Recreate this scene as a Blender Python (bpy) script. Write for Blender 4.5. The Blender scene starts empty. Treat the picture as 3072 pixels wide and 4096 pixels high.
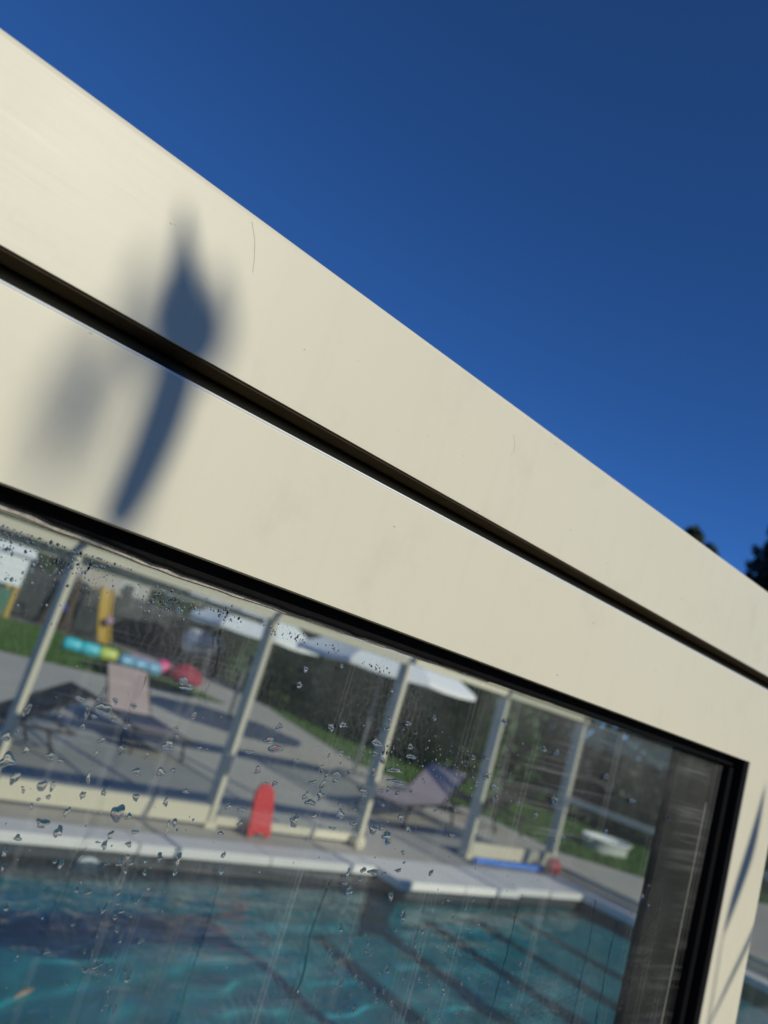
import bpy, math, random
from mathutils import Matrix, Vector
random.seed(11)
S = bpy.context.scene
C = S.collection

# ------------------------------------------------------------------ camera
cd = bpy.data.cameras.new('camera'); cam = bpy.data.objects.new('camera', cd); C.objects.link(cam)
cd.sensor_fit = 'VERTICAL'; cd.sensor_height = 36.0; cd.lens = 27.05
cd.clip_start = 0.02; cd.clip_end = 2000
cd.dof.use_dof = True; cd.dof.focus_distance = 0.50; cd.dof.aperture_fstop = 6.4
cr = Vector((0.70162087, -0.65035603, 0.29114462)); cu = Vector((-0.35332354, 0.03728809, 0.93475776)); cb = Vector((-0.61878158, -0.7587138, -0.20362399))
cam.matrix_world = Matrix(((cr.x, cu.x, cb.x, 0), (cr.y, cu.y, cb.y, 0), (cr.z, cu.z, cb.z, 1.5), (0, 0, 0, 1)))
S.camera = cam

# ------------------------------------------------------------------ sky and sun
SUN = Vector((0.136, -0.88, 0.454)).normalized()
w = bpy.data.worlds.new('World'); S.world = w; w.use_nodes = True
wn = w.node_tree.nodes; wl = w.node_tree.links
sk = wn.new('ShaderNodeTexSky'); sk.sky_type = 'NISHITA'; sk.sun_disc = False
sk.sun_elevation = math.asin(SUN.z); sk.sun_rotation = math.atan2(SUN.x, SUN.y)
sk.air_density = 0.62; sk.dust_density = 0.0; sk.ozone_density = 10.0; sk.altitude = 2400
hs = wn.new('ShaderNodeHueSaturation'); hs.inputs['Saturation'].default_value = 1.045; wl.new(sk.outputs[0], hs.inputs['Color']); wl.new(hs.outputs[0], wn['Background'].inputs[0]); wn['Background'].inputs[1].default_value = 0.15
sd = bpy.data.lights.new('sun', 'SUN'); sd.energy = 3.05; sd.angle = math.radians(0.53); sd.color = (1.0, 0.95, 0.82)
so = bpy.data.objects.new('sun', sd); C.objects.link(so)
so.rotation_euler = SUN.to_track_quat('Z', 'Y').to_euler(); so.location = SUN * 40
S.view_settings.view_transform = 'Standard'; S.view_settings.look = 'None'
S.view_settings.exposure = 0.0; S.view_settings.gamma = 1.0; S.view_settings.use_curve_mapping = False
S.cycles.use_denoising = True
S.cycles.max_bounces = 12; S.cycles.transparent_max_bounces = 24; S.cycles.transmission_bounces = 10
S.cycles.caustics_reflective = False; S.cycles.caustics_refractive = True
S.cycles.sample_clamp_indirect = 4.0

# ------------------------------------------------------------------ helpers
class MB:
    def __init__(s): s.v = []; s.f = []
    def add(s, vs, fs):
        b = len(s.v); s.v += [tuple(p) for p in vs]; s.f += [tuple(b + i for i in f) for f in fs]
    def box(s, x0, x1, y0, y1, z0, z1):
        s.add([(x0,y0,z0),(x1,y0,z0),(x1,y1,z0),(x0,y1,z0),(x0,y0,z1),(x1,y0,z1),(x1,y1,z1),(x0,y1,z1)],
              [(0,3,2,1),(4,5,6,7),(0,1,5,4),(1,2,6,5),(2,3,7,6),(3,0,4,7)])
    def obox(s, o, u, v, n):     # box from a corner and three edge vectors
        o, u, v, n = map(Vector, (o, u, v, n))
        s.add([o,o+u,o+u+v,o+v,o+n,o+u+n,o+u+v+n,o+v+n],[(0,3,2,1),(4,5,6,7),(0,1,5,4),(1,2,6,5),(2,3,7,6),(3,0,4,7)])
    def sweep(s, prof, path, frame, cap=True):  # prof [(a,b)], path [points], frame(i)->(ua,ub)
        n = len(prof); b = len(s.v)
        for i, p in enumerate(path):
            ua, ub = frame(i)
            for a, c in prof: s.v.append(tuple(Vector(p) + ua * a + ub * c))
        for i in range(len(path) - 1):
            for k in range(n):
                k2 = (k + 1) % n
                s.f.append((b+i*n+k, b+(i+1)*n+k, b+(i+1)*n+k2, b+i*n+k2))
        if cap:
            s.f.append(tuple(b + k for k in range(n)))
            s.f.append(tuple(b + (len(path)-1)*n + k for k in reversed(range(n))))
    def tube(s, pts, r, n=8, cap=True):
        pts = [Vector(p) for p in pts]
        rs = r if isinstance(r, (list, tuple)) else [r] * len(pts)
        fr = []
        for i in range(len(pts)):
            t = (pts[min(i+1, len(pts)-1)] - pts[max(i-1, 0)]).normalized()
            a = t.cross(Vector((0,0,1)) if abs(t.z) < .9 else Vector((1,0,0))).normalized()
            fr.append((a, t.cross(a).normalized()))
        b = len(s.v)
        for p, (a, c), q in zip(pts, fr, rs):
            for k in range(n):
                th = 2*math.pi*k/n; s.v.append(tuple(p + a*math.cos(th)*q + c*math.sin(th)*q))
        for i in range(len(pts)-1):
            for k in range(n):
                k2 = (k+1) % n; s.f.append((b+i*n+k, b+i*n+k2, b+(i+1)*n+k2, b+(i+1)*n+k))
        if cap:
            s.f.append(tuple(b+k for k in reversed(range(n)))); s.f.append(tuple(b+(len(pts)-1)*n+k for k in range(n)))
    def sphere(s, c, rx, ry, rz, n=16, m=10):
        b = len(s.v); c = Vector(c)
        for i in range(m+1):
            ph = math.pi*i/m
            for k in range(n):
                th = 2*math.pi*k/n
                s.v.append((c.x+rx*math.sin(ph)*math.cos(th), c.y+ry*math.sin(ph)*math.sin(th), c.z+rz*math.cos(ph)))
        for i in range(m):
            for k in range(n):
                k2 = (k+1) % n; s.f.append((b+i*n+k, b+(i+1)*n+k, b+(i+1)*n+k2, b+i*n+k2))
    def mesh(s, name):
        me = bpy.data.meshes.new(name); me.from_pydata(s.v, [], s.f); me.update(); return me
    def build(s, name, mat, parent=None, smooth=False, bevel=0, label=None):
        me = s.mesh(name)
        if mat: me.materials.append(mat)
        if smooth: me.polygons.foreach_set('use_smooth', [True]*len(me.polygons))
        o = bpy.data.objects.new(name, me); C.objects.link(o)
        if parent: o.parent = parent
        if bevel:
            m = o.modifiers.new('bevel', 'BEVEL'); m.width = bevel; m.segments = 3; m.limit_method = 'ANGLE'
        if label: o['label'] = label
        return o

def tag(o, label=None, cat=None, group=None, kind=None):
    if label: o['label'] = label
    if cat: o['category'] = cat
    if group: o['group'] = group
    if kind: o['kind'] = kind
    return o
def empty(name, loc, rz=0.0, label=None, cat=None, group=None):
    o = bpy.data.objects.new(name, None); C.objects.link(o); o.location = loc; o.rotation_euler = (0,0,rz); o.empty_display_size = .1
    return tag(o, label, cat, group)
def rrect(a0, a1, b0, b1, r, n=4, corners=(1,1,1,1)):   # rounded profile, counter-clockwise
    out = []
    for ca, cb_, t0, on in ((a1-r,b1-r,0,corners[0]),(a0+r,b1-r,90,corners[1]),(a0+r,b0+r,180,corners[2]),(a1-r,b0+r,270,corners[3])):
        if on:
            for k in range(n+1):
                t = math.radians(t0 + 90*k/n); out.append((ca + r*math.cos(t), cb_ + r*math.sin(t)))
        else:
            out.append((ca + r*(1 if t0 in (0,270) else -1), cb_ + r*(1 if t0 in (0,90) else -1)))
    return out
def rail_x(name, x0, x1, prof, mat, parent):   # profile (y,z) run along x
    m = MB(); m.sweep(prof, [(x0,0,0),(x1,0,0)], lambda i: (Vector((0,1,0)), Vector((0,0,1))))
    o = m.build(name, mat, parent)
    return o
def rail_z(name, z0, z1, prof, mat, parent):   # profile (x,y) run along z
    m = MB(); m.sweep(prof, [(0,0,z0),(0,0,z1)], lambda i: (Vector((1,0,0)), Vector((0,1,0))))
    return m.build(name, mat, parent)

# ------------------------------------------------------------------ materials
class NT:
    def __init__(s, name):
        s.m = bpy.data.materials.new(name); s.m.use_nodes = True
        s.t = s.m.node_tree; s.n = s.t.nodes; s.l = s.t.links
        s.b = s.n['Principled BSDF']; s.out = s.n['Material Output']
    def new(s, t, **kw):
        nd = s.n.new(t)
        for k, v in kw.items():
            if k in nd.bl_rna.properties: setattr(nd, k, v)
            else: nd.inputs[k].default_value = v
        return nd
    def noise(s, scale=(1,1,1), sc=5, detail=3, rough=.5, rot=(0,0,0), dist=0, coord='Object'):
        tc = s.new('ShaderNodeTexCoord'); mp = s.new('ShaderNodeMapping'); mp.inputs['Scale'].default_value = scale; mp.inputs['Rotation'].default_value = rot
        s.l.new(tc.outputs[coord], mp.inputs['Vector'])
        nz = s.new('ShaderNodeTexNoise'); nz.inputs['Scale'].default_value = sc; nz.inputs['Detail'].default_value = detail; nz.inputs['Roughness'].default_value = rough; nz.inputs['Distortion'].default_value = dist
        s.l.new(mp.outputs[0], nz.inputs['Vector']); return nz.outputs['Fac']
    def ramp(s, src, pts):
        r = s.new('ShaderNodeValToRGB'); e = r.color_ramp.elements
        while len(e) < len(pts): e.new(.5)
        for k, (p, c) in zip(e, pts):
            k.position = p; k.color = (c, c, c, 1) if not isinstance(c, tuple) else (*c, 1)
        s.l.new(src, r.inputs[0]); return r.outputs[0]
    def math(s, op, a, b=None, clamp=False):
        m = s.new('ShaderNodeMath', operation=op); m.use_clamp = clamp
        for i, x in enumerate((a, b)):
            if x is None: continue
            if isinstance(x, (int, float)): m.inputs[i].default_value = x
            else: s.l.new(x, m.inputs[i])
        return m.outputs[0]
    def mix(s, f, a, b):
        m = s.new('ShaderNodeMix', data_type='RGBA')
        for i, x in ((0, f), (6, a), (7, b)):
            if isinstance(x, (int, float)): m.inputs[i].default_value = x
            elif isinstance(x, tuple): m.inputs[i].default_value = (*x, 1)
            else: s.l.new(x, m.inputs[i])
        return m.outputs[2]
    def schlick(s, normal=None, f0=.04):     # the same from both sides of a sheet
        g = s.new('ShaderNodeNewGeometry'); d = s.new('ShaderNodeVectorMath', operation='DOT_PRODUCT')
        s.l.new(normal if normal else g.outputs['Normal'], d.inputs[0]); s.l.new(g.outputs['Incoming'], d.inputs[1])
        c = s.math('SUBTRACT', 1.0, s.math('ABSOLUTE', d.outputs['Value']), clamp=True)
        return s.math('ADD', s.math('MULTIPLY', s.math('POWER', c, 5.0), 1-f0), f0, clamp=True)
    def bump(s, src, strength=.2, dist=.01):
        b = s.new('ShaderNodeBump'); b.inputs['Strength'].default_value = strength; b.inputs['Distance'].default_value = dist
        s.l.new(src, b.inputs['Height']); return b.outputs[0]
    def set(s, base=None, rough=None, normal=None, **kw):
        for k, v in (('Base Color', base), ('Roughness', rough), ('Normal', normal)):
            if v is None: continue
            if isinstance(v, tuple): s.b.inputs[k].default_value = (*v, 1)
            elif isinstance(v, (int, float)): s.b.inputs[k].default_value = v
            else: s.l.new(v, s.b.inputs[k])
        for k, v in kw.items(): s.b.inputs[k].default_value = v
        return s.m

def simple(name, col, rough=.6, var=.15, sc=6, bump=0, bsc=60, **kw):
    t = NT(name); nz = t.noise(sc=sc, detail=4)
    c = t.mix(nz, tuple(x*(1-var) for x in col), tuple(min(1, x*(1+var)) for x in col))
    nm = t.bump(t.noise(sc=bsc, detail=4), bump, .005) if bump else None
    return t.set(c, rough, nm, **kw)

def cream_paint():
    t = NT('cream_paint')
    big = t.noise(sc=3.5, detail=4, rough=.6)
    c = t.mix(big, (.665, .628, .465), (.725, .687, .515))
    grime = t.ramp(t.noise(scale=(1,1,1), sc=16, detail=6, rough=.7), [(.56, 0.0), (.80, 1.0)])
    c = t.mix(t.math('MULTIPLY', grime, .26), c, (.50, .45, .34))
    # tiny dark specks and short scuffs along the run of the profile
    vo = t.new('ShaderNodeTexVoronoi'); vo.inputs['Scale'].default_value = 90
    tc = t.new('ShaderNodeTexCoord'); mp = t.new('ShaderNodeMapping'); mp.inputs['Scale'].default_value = (.55, 1, 1.4); t.l.new(tc.outputs['Object'], mp.inputs[0]); t.l.new(mp.outputs[0], vo.inputs['Vector'])
    sp = t.ramp(vo.outputs['Distance'], [(.035, 1.0), (.07, 0.0)])
    sel = t.ramp(t.noise(sc=28, detail=2), [(.56, 0.0), (.62, 1.0)])
    c = t.mix(t.math('MULTIPLY', t.math('MULTIPLY', sp, sel), .75), c, (.10, .085, .06))
    sc_ = t.ramp(t.noise(scale=(14, 40, 240), sc=1.0, detail=3, rough=.55), [(.70, 0.0), (.76, 1.0)])
    sel2 = t.ramp(t.noise(sc=9, detail=3), [(.56, 0.0), (.68, 1.0)])
    c = t.mix(t.math('MULTIPLY', t.math('MULTIPLY', sc_, sel2), .35), c, (.22, .19, .14))
    run = t.ramp(t.noise(scale=(70, 1, 5), sc=1.0, detail=4, rough=.6), [(.52, 0.0), (.78, 1.0)])
    c = t.mix(t.math('MULTIPLY', run, .10), c, (.52, .47, .36))
    gr_ = t.noise(sc=900, detail=2); c = t.mix(t.math('MULTIPLY', gr_, .10), c, (.50, .47, .38))
    br = t.noise(scale=(16, 30, 1900), sc=1.0, detail=3, rough=.6, rot=(0, math.radians(3), 0))
    rg = t.ramp(br, [(.3, .40), (.7, .47)])
    n1 = t.bump(br, .03, .0003)
    return t.set(c, rg, n1, **{'Specular IOR Level': .30})

def glass_pane_mat():
    t = NT('window_glass'); t.n.remove(t.b)
    tr = t.new('ShaderNodeBsdfTransparent'); tr.inputs[0].default_value = (.965, .985, .975, 1)
    gl = t.new('ShaderNodeBsdfGlossy'); gl.inputs['Roughness'].default_value = .004
    fr = t.schlick()
    wob = t.bump(t.noise(sc=2.2, detail=1), .03, .02); t.l.new(wob, gl.inputs['Normal'])
    m1 = t.new('ShaderNodeMixShader'); t.l.new(t.math('MULTIPLY', fr, 1.0), m1.inputs[0]); t.l.new(tr.outputs[0], m1.inputs[1]); t.l.new(gl.outputs[0], m1.inputs[2])
    # dried lime, wipe arcs, drip lines
    tc = t.new('ShaderNodeTexCoord'); sep = t.new('ShaderNodeSeparateXYZ'); t.l.new(tc.outputs['Object'], sep.inputs[0])
    wipe = t.ramp(t.noise(scale=(5, 1, 150), sc=1, detail=5, rough=.65, rot=(0, math.radians(-4), 0), dist=.5), [(.50, 0.0), (.78, 1.0)])
    wpatch = t.ramp(t.noise(sc=7, detail=3), [(.44, 0.0), (.66, 1.0)])
    wipe = t.math('MULTIPLY', wipe, wpatch)
    arc = t.new('ShaderNodeTexWave'); arc.wave_type = 'RINGS'; arc.rings_direction = 'Y'
    mp = t.new('ShaderNodeMapping'); mp.inputs['Location'].default_value = (-.66, 0, -1.53); t.l.new(tc.outputs['Object'], mp.inputs[0]); t.l.new(mp.outputs[0], arc.inputs[0])
    arc.inputs['Scale'].default_value = 55; arc.inputs['Distortion'].default_value = 9; arc.inputs['Detail'].default_value = 4; arc.inputs['Detail Scale'].default_value = 1.6
    apatch = t.ramp(t.noise(sc=9, detail=2, dist=.3), [(.50, 0.0), (.66, 1.0)])
    arcs = t.math('MULTIPLY', t.ramp(arc.outputs['Fac'], [(.55, 0.0), (.95, 1.0)]), apatch)
    drip = t.ramp(t.noise(scale=(130, 1, 2.2), sc=1, detail=3, rough=.5, rot=(0, math.radians(1.5), 0)), [(.60, 0.0), (.72, 1.0)])
    haze = t.ramp(t.noise(sc=5, detail=4), [(.3, 0.0), (.8, 1.0)])
    spots = t.new('ShaderNodeTexVoronoi'); spots.feature = 'DISTANCE_TO_EDGE'; spots.inputs['Scale'].default_value = 170; t.l.new(tc.outputs['Object'], spots.inputs['Vector'])
    ring = t.ramp(spots.outputs['Distance'], [(.0, 1.0), (.10, 0.0)])
    rpatch = t.ramp(t.noise(sc=6.5, detail=3), [(.56, 0.0), (.68, 1.0)])
    rings = t.math('MULTIPLY', ring, rpatch)
    # mist hangs under the head of the frame
    gr = t.new('ShaderNodeMapRange'); t.l.new(sep.outputs['Z'], gr.inputs['Value']); gr.inputs['From Min'].default_value = 1.40; gr.inputs['From Max'].default_value = 1.53
    mist = t.math('MULTIPLY', t.math('POWER', gr.outputs[0], 2.0), t.ramp(t.noise(sc=13, detail=5, rough=.65), [(.38, 0.0), (.72, 1.0)]))
    s1 = t.math('ADD', t.math('MULTIPLY', wipe, .11), t.math('MULTIPLY', arcs, .022))
    s2 = t.math('ADD', t.math('MULTIPLY', drip, .07), t.math('MULTIPLY', haze, .042))
    s3 = t.math('ADD', t.math('MULTIPLY', mist, .06), t.math('MULTIPLY', rings, .03))
    d = t.math('ADD', t.math('ADD', s1, s2), s3, clamp=True)
    df = t.new('ShaderNodeBsdfDiffuse'); df.inputs[0].default_value = (.62, .63, .60, 1)
    m2 = t.new('ShaderNodeMixShader'); t.l.new(d, m2.inputs[0]); t.l.new(m1.outputs[0], m2.inputs[1]); t.l.new(df.outputs[0], m2.inputs[2])
    t.l.new(m2.outputs[0], t.out.inputs[0]); return t.m

def clear_sheet(name, tint, refl=.7, haze=0.0, hcol=(.6,.6,.58)):
    t = NT(name); t.n.remove(t.b)
    tr = t.new('ShaderNodeBsdfTransparent'); tr.inputs[0].default_value = (*tint, 1)
    gl = t.new('ShaderNodeBsdfGlossy'); gl.inputs['Roughness'].default_value = .02
    fr = t.schlick()
    m1 = t.new('ShaderNodeMixShader'); t.l.new(t.math('MULTIPLY', fr, refl), m1.inputs[0]); t.l.new(tr.outputs[0], m1.inputs[1]); t.l.new(gl.outputs[0], m1.inputs[2])
    df = t.new('ShaderNodeBsdfTranslucent'); df.inputs[0].default_value = (*hcol, 1)
    m2 = t.new('ShaderNodeMixShader'); t.l.new(t.math('MULTIPLY', t.ramp(t.noise(sc=4, detail=4), [(.2, .5), (.8, 1.0)]), haze), m2.inputs[0]); t.l.new(m1.outputs[0], m2.inputs[1]); t.l.new(df.outputs[0], m2.inputs[2])
    t.l.new(m2.outputs[0], t.out.inputs[0]); return t.m

def drop_mat():
    t = NT('water_drop'); t.n.remove(t.b)
    g = t.new('ShaderNodeBsdfGlass'); g.inputs['IOR'].default_value = 1.33; g.inputs['Roughness'].default_value = 0.0
    t.l.new(g.outputs[0], t.out.inputs[0]); return t.m

def pool_water_mat():
    t = NT('pool_water'); t.n.remove(t.b)
    h1 = t.noise(scale=(1, 1.5, 1), sc=3.2, detail=3, rough=.55, dist=.6)
    h2 = t.noise(sc=11, detail=2, rough=.5)
    hh = t.math('ADD', h1, t.math('MULTIPLY', h2, .35))
    nm = t.bump(hh, .35, .06)
    mb = t.new('ShaderNodeBsdfRefraction'); mb.inputs['IOR'].default_value = 1.33; mb.inputs['Roughness'].default_value = 0.0; mb.inputs[0].default_value = (.86, .975, .985, 1)
    gl = t.new('ShaderNodeBsdfGlossy'); gl.inputs['Roughness'].default_value = .03; t.l.new(nm, gl.inputs['Normal'])
    fr = t.schlick(nm, .02)
    m1 = t.new('ShaderNodeMixShader'); t.l.new(fr, m1.inputs[0]); t.l.new(mb.outputs[0], m1.inputs[1]); t.l.new(gl.outputs[0], m1.inputs[2])
    t.l.new(m1.outputs[0], t.out.inputs[0]); return t.m

def leaf_mat(name, a, b, trans=.25):
    t = NT(name)
    rnd = t.new('ShaderNodeNewGeometry')
    c = t.mix(t.ramp(rnd.outputs['Random Per Island'], [(0, 0.0), (1, 1.0)]), a, b)
    t.set(c, .55)
    tl = t.new('ShaderNodeBsdfTranslucent'); t.l.new(c, tl.inputs[0])
    m = t.new('ShaderNodeMixShader'); m.inputs[0].default_value = trans
    t.l.new(t.b.outputs[0], m.inputs[1]); t.l.new(tl.outputs[0], m.inputs[2]); t.l.new(m.outputs[0], t.out.inputs[0])
    return t.m

M = {}
M['cream'] = cream_paint()
M['pane'] = glass_pane_mat()
M['pane2'] = clear_sheet('clear_glazing', (.97, .985, .975), .6, .006)
M['roof'] = clear_sheet('tinted_roof_sheet', (.80, .81, .805), .5, .02)
M['drop'] = drop_mat()
M['rubber'] = simple('black_rubber', (.004, .004, .004), .7, .3, 40, .15, 300, **{'Specular IOR Level': .1})
M['seal'] = simple('brown_brush_seal', (.045, .032, .018), .8, .4, 60, .4, 500, **{'Specular IOR Level': .1})
M['bead'] = simple('olive_bead', (.05, .045, .03), .6, .2, 30)
M['silicone'] = simple('weathered_silicone', (.50, .45, .36), .6, .40, 70, .5, 260)
M['bronze'] = simple('dark_bronze', (.017, .0155, .012), .6, .25, 30, .1, 300, **{'Specular IOR Level': .2})
M['water'] = pool_water_mat()
M['liner'] = simple('pool_liner', (.026, .33, .39), .5, .28, 3.0)  # mottle in the tint stands in for light dapples under water
M['liner_wall'] = simple('pool_wall_liner', (.060, .070, .078), .5, .25, 6)
M['coping'] = simple('pale_coping', (.80, .785, .73), .75, .07, 5, .2, 60)
M['deck'] = simple('deck_concrete', (.50, .47, .40), .85, .12, 1.6, .25, 50)
M['path'] = simple('grey_path', (.20, .19, .18), .9, .12, 2)
M['ground'] = simple('dry_ground', (.13, .115, .08), .95, .25, .6)
M['lawn'] = simple('lawn_soil', (.055, .11, .03), .95, .3, 2)
M['blade'] = leaf_mat('grass_blade', (.075, .18, .03), (.13, .25, .05), .3)
M['hedge'] = leaf_mat('hedge_leaf', (.030, .068, .028), (.065, .125, .045), .25)
M['hedge2'] = leaf_mat('laurel_leaf', (.085, .165, .06), (.16, .27, .10), .3)
M['conifer'] = leaf_mat('conifer_needle', (.006, .014, .008), (.016, .030, .014), .1)
M['treeleaf'] = leaf_mat('tree_leaf', (.035, .060, .030), (.07, .10, .045), .25)
M['bark'] = simple('bark', (.07, .05, .035), .9, .3, 12, .5, 40)
M['slat'] = simple('dark_slat', (.022, .032, .036), .6, .25, 3)
M['render'] = simple('pale_render', (.42, .40, .38), .9, .08, 2)
M['white_cloth'] = simple('white_canopy', (.78, .80, .77), .8, .04, 2)
M['white_plastic'] = simple('white_plastic', (.74, .77, .75), .35, .05, 3)
M['metal'] = simple('grey_metal', (.30, .30, .30), .4, .1, 5)
M['tank'] = simple('silver_tank_paint', (.55, .58, .60), .3, .08, 2)
M['darkband'] = simple('dark_band', (.05, .06, .065), .5, .1, 5)
M['char_mesh'] = simple('charcoal_mesh', (.022, .021, .020), .7, .2, 20)
M['pink_mesh'] = simple('dusty_pink_mesh', (.38, .30, .285), .75, .08, 14)
M['mauve_mesh'] = simple('mauve_mesh', (.56, .44, .42), .75, .10, 14)
M['frame_dark'] = simple('dark_frame', (.045, .042, .040), .5, .15, 10)
M['red_foam'] = simple('red_foam', (.62, .030, .035), .6, .10, 9, .1, 120)
M['blue_foam'] = simple('blue_foam', (.09, .25, .72), .6, .10, 9)
M['red_ball'] = simple('red_ball_vinyl', (.62, .06, .08), .35, .08, 6)
M['cyan'] = simple('cyan_vinyl', (.06, .52, .60), .35, .08, 3)
M['lime'] = simple('lime_vinyl', (.52, .62, .12), .35, .08, 3)
M['skyblue'] = simple('sky_blue_vinyl', (.16, .38, .55), .35, .08, 3)
M['lilac'] = simple('lilac_vinyl', (.42, .26, .34), .4, .08, 3)
M['pink'] = simple('pink_vinyl', (.78, .10, .26), .35, .08, 3)
M['maroon'] = simple('maroon_cloth', (.30, .012, .04), .7, .1, 3)
M['yellow'] = simple('ochre_plastic', (.46, .30, .045), .5, .08, 3)
M['beige'] = simple('beige_board', (.40, .365, .30), .8, .08, 3)
M['green_board'] = simple('green_board', (.03, .15, .09), .6, .1, 3)
M['blue_plastic'] = simple('blue_plastic', (.03, .06, .42), .4, .1, 3)
M['timber'] = simple('brown_timber', (.16, .10, .05), .8, .2, 8)
M['oleander'] = leaf_mat('dark_leaf', (.03, .06, .02), (.05, .09, .03), .0)
M['terracotta'] = simple('grey_pot', (.16, .15, .14), .85, .1, 8)
M['dead_leaf'] = simple('dry_leaf', (.42, .33, .22), .7, .2, 40)
M['hair'] = simple('fibre', (.16, .13, .08), .6, .1, 40)
M['white_enamel'] = simple('white_fitting', (.70, .76, .76), .35, .05, 6)

# ================================================================== the setting
PX0, PX1, PY0 = -3.2, 7.86, 0.95
EDGE = [(-3.2, 4.88), (5.05, 4.86), (5.05, 4.56), (6.62, 4.56), (6.62, 4.64), (7.86, 4.62)]      # far lip of the pool
HX1 = 8.12                                                            # outer edge of the coping on the right
def sheet(name, polys, z, mat, kind='structure'):
    m = MB()
    for p in polys: m.add([(x, y, z) for x, y in p], [tuple(range(len(p)))])
    return tag(m.build(name, mat), kind=kind)
HOLE = [(-3.5, .65), (8.12, .65), (8.12, 5.10), (-3.5, 5.10)]
B = 600
sheet('ground', [[(-B,-B),(B,-B),(B,.65),(-B,.65)], [(-B,5.10),(B,5.10),(B,B),(-B,B)], [(-B,.65),(-3.5,.65),(-3.5,5.10),(-B,5.10)], [(8.12,.65),(B,.65),(B,5.10),(8.12,5.10)]], -.03, M['ground'])
DX0, DX1, DY0, DY1 = -9, 9.75, -1.6, 14.65
sheet('deck', [[(DX0,DY0),(DX1,DY0),(DX1,.65),(DX0,.65)], [(DX0,.65),(-3.5,.65),(-3.5,5.10),(DX0,5.10)], [(8.12,.65),(DX1,.65),(DX1,5.10),(8.12,5.10)],
               [(DX0,5.10),(DX1,5.10),(9.78,6.2),(10.0,8.0),(9.45,10.3),(12.5,18.7),(15.6,24.5),(10.5,24.5),(9.6,18.4),(9.3,14.65),(DX0,14.65)],
               [(9.75,-1.6),(30,-1.6),(30,3.2),(16,4.4),(10.9,5.35),(9.78,6.2),(9.75,5.10)]], 0.0, M['deck'])
sheet('path', [[(-20,23.2),(10.5,23.2),(15,24.5),(15,25.6),(-20,25.6)]], .004, M['path'])
LAWN1 = [(-15,14.65),(9.3,14.65),(9.6,18.4),(10.4,23.2),(-15,23.2)]
LAWN2 = [(9.78,6.2),(10.9,5.35),(16,4.4),(26,4.0),(26,25.0),(15.6,25.0),(12.5,18.7),(9.45,10.3),(10.0,8.0)]
sheet('lawn', [[(-14,-12),(30,-12),(30,-1.6),(-14,-1.6)]], .002, M['lawn'])
sheet('lawn', [LAWN1], .004, M['lawn']); sheet('lawn', [LAWN2], .004, M['lawn'])
def inside(p, poly):
    x, y = p; c = False
    for i in range(len(poly)):
        (x1, y1), (x2, y2) = poly[i], poly[i-1]
        if (y1 > y) != (y2 > y) and x < (x2-x1)*(y-y1)/(y2-y1)+x1: c = not c
    return c
def grass(poly, n, bb, label):
    m = MB()
    k = 0
    while k < n:
        x, y = random.uniform(bb[0], bb[1]), random.uniform(bb[2], bb[3])
        if not inside((x, y), poly): continue
        k += 1
        hh = random.uniform(.03, .075); a = random.uniform(0, 6.28); wd = random.uniform(.008, .016); lx, ly = random.gauss(0, .025), random.gauss(0, .025)
        dx, dy = math.cos(a)*wd, math.sin(a)*wd
        m.add([(x-dx,y-dy,.004),(x+dx,y+dy,.004),(x+lx,y+ly,hh)], [(0,1,2)])
    tag(m.build('grass', M['blade']), label, 'grass', kind='stuff')
grass(LAWN1, 52000, (1, 10.4, 14.65, 23.2), 'short green lawn grass under the inflatables beyond the deck')
grass(LAWN2, 60000, (9.4, 17, 4.0, 25), 'short green grass of the lawn right of the terrace')

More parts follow.
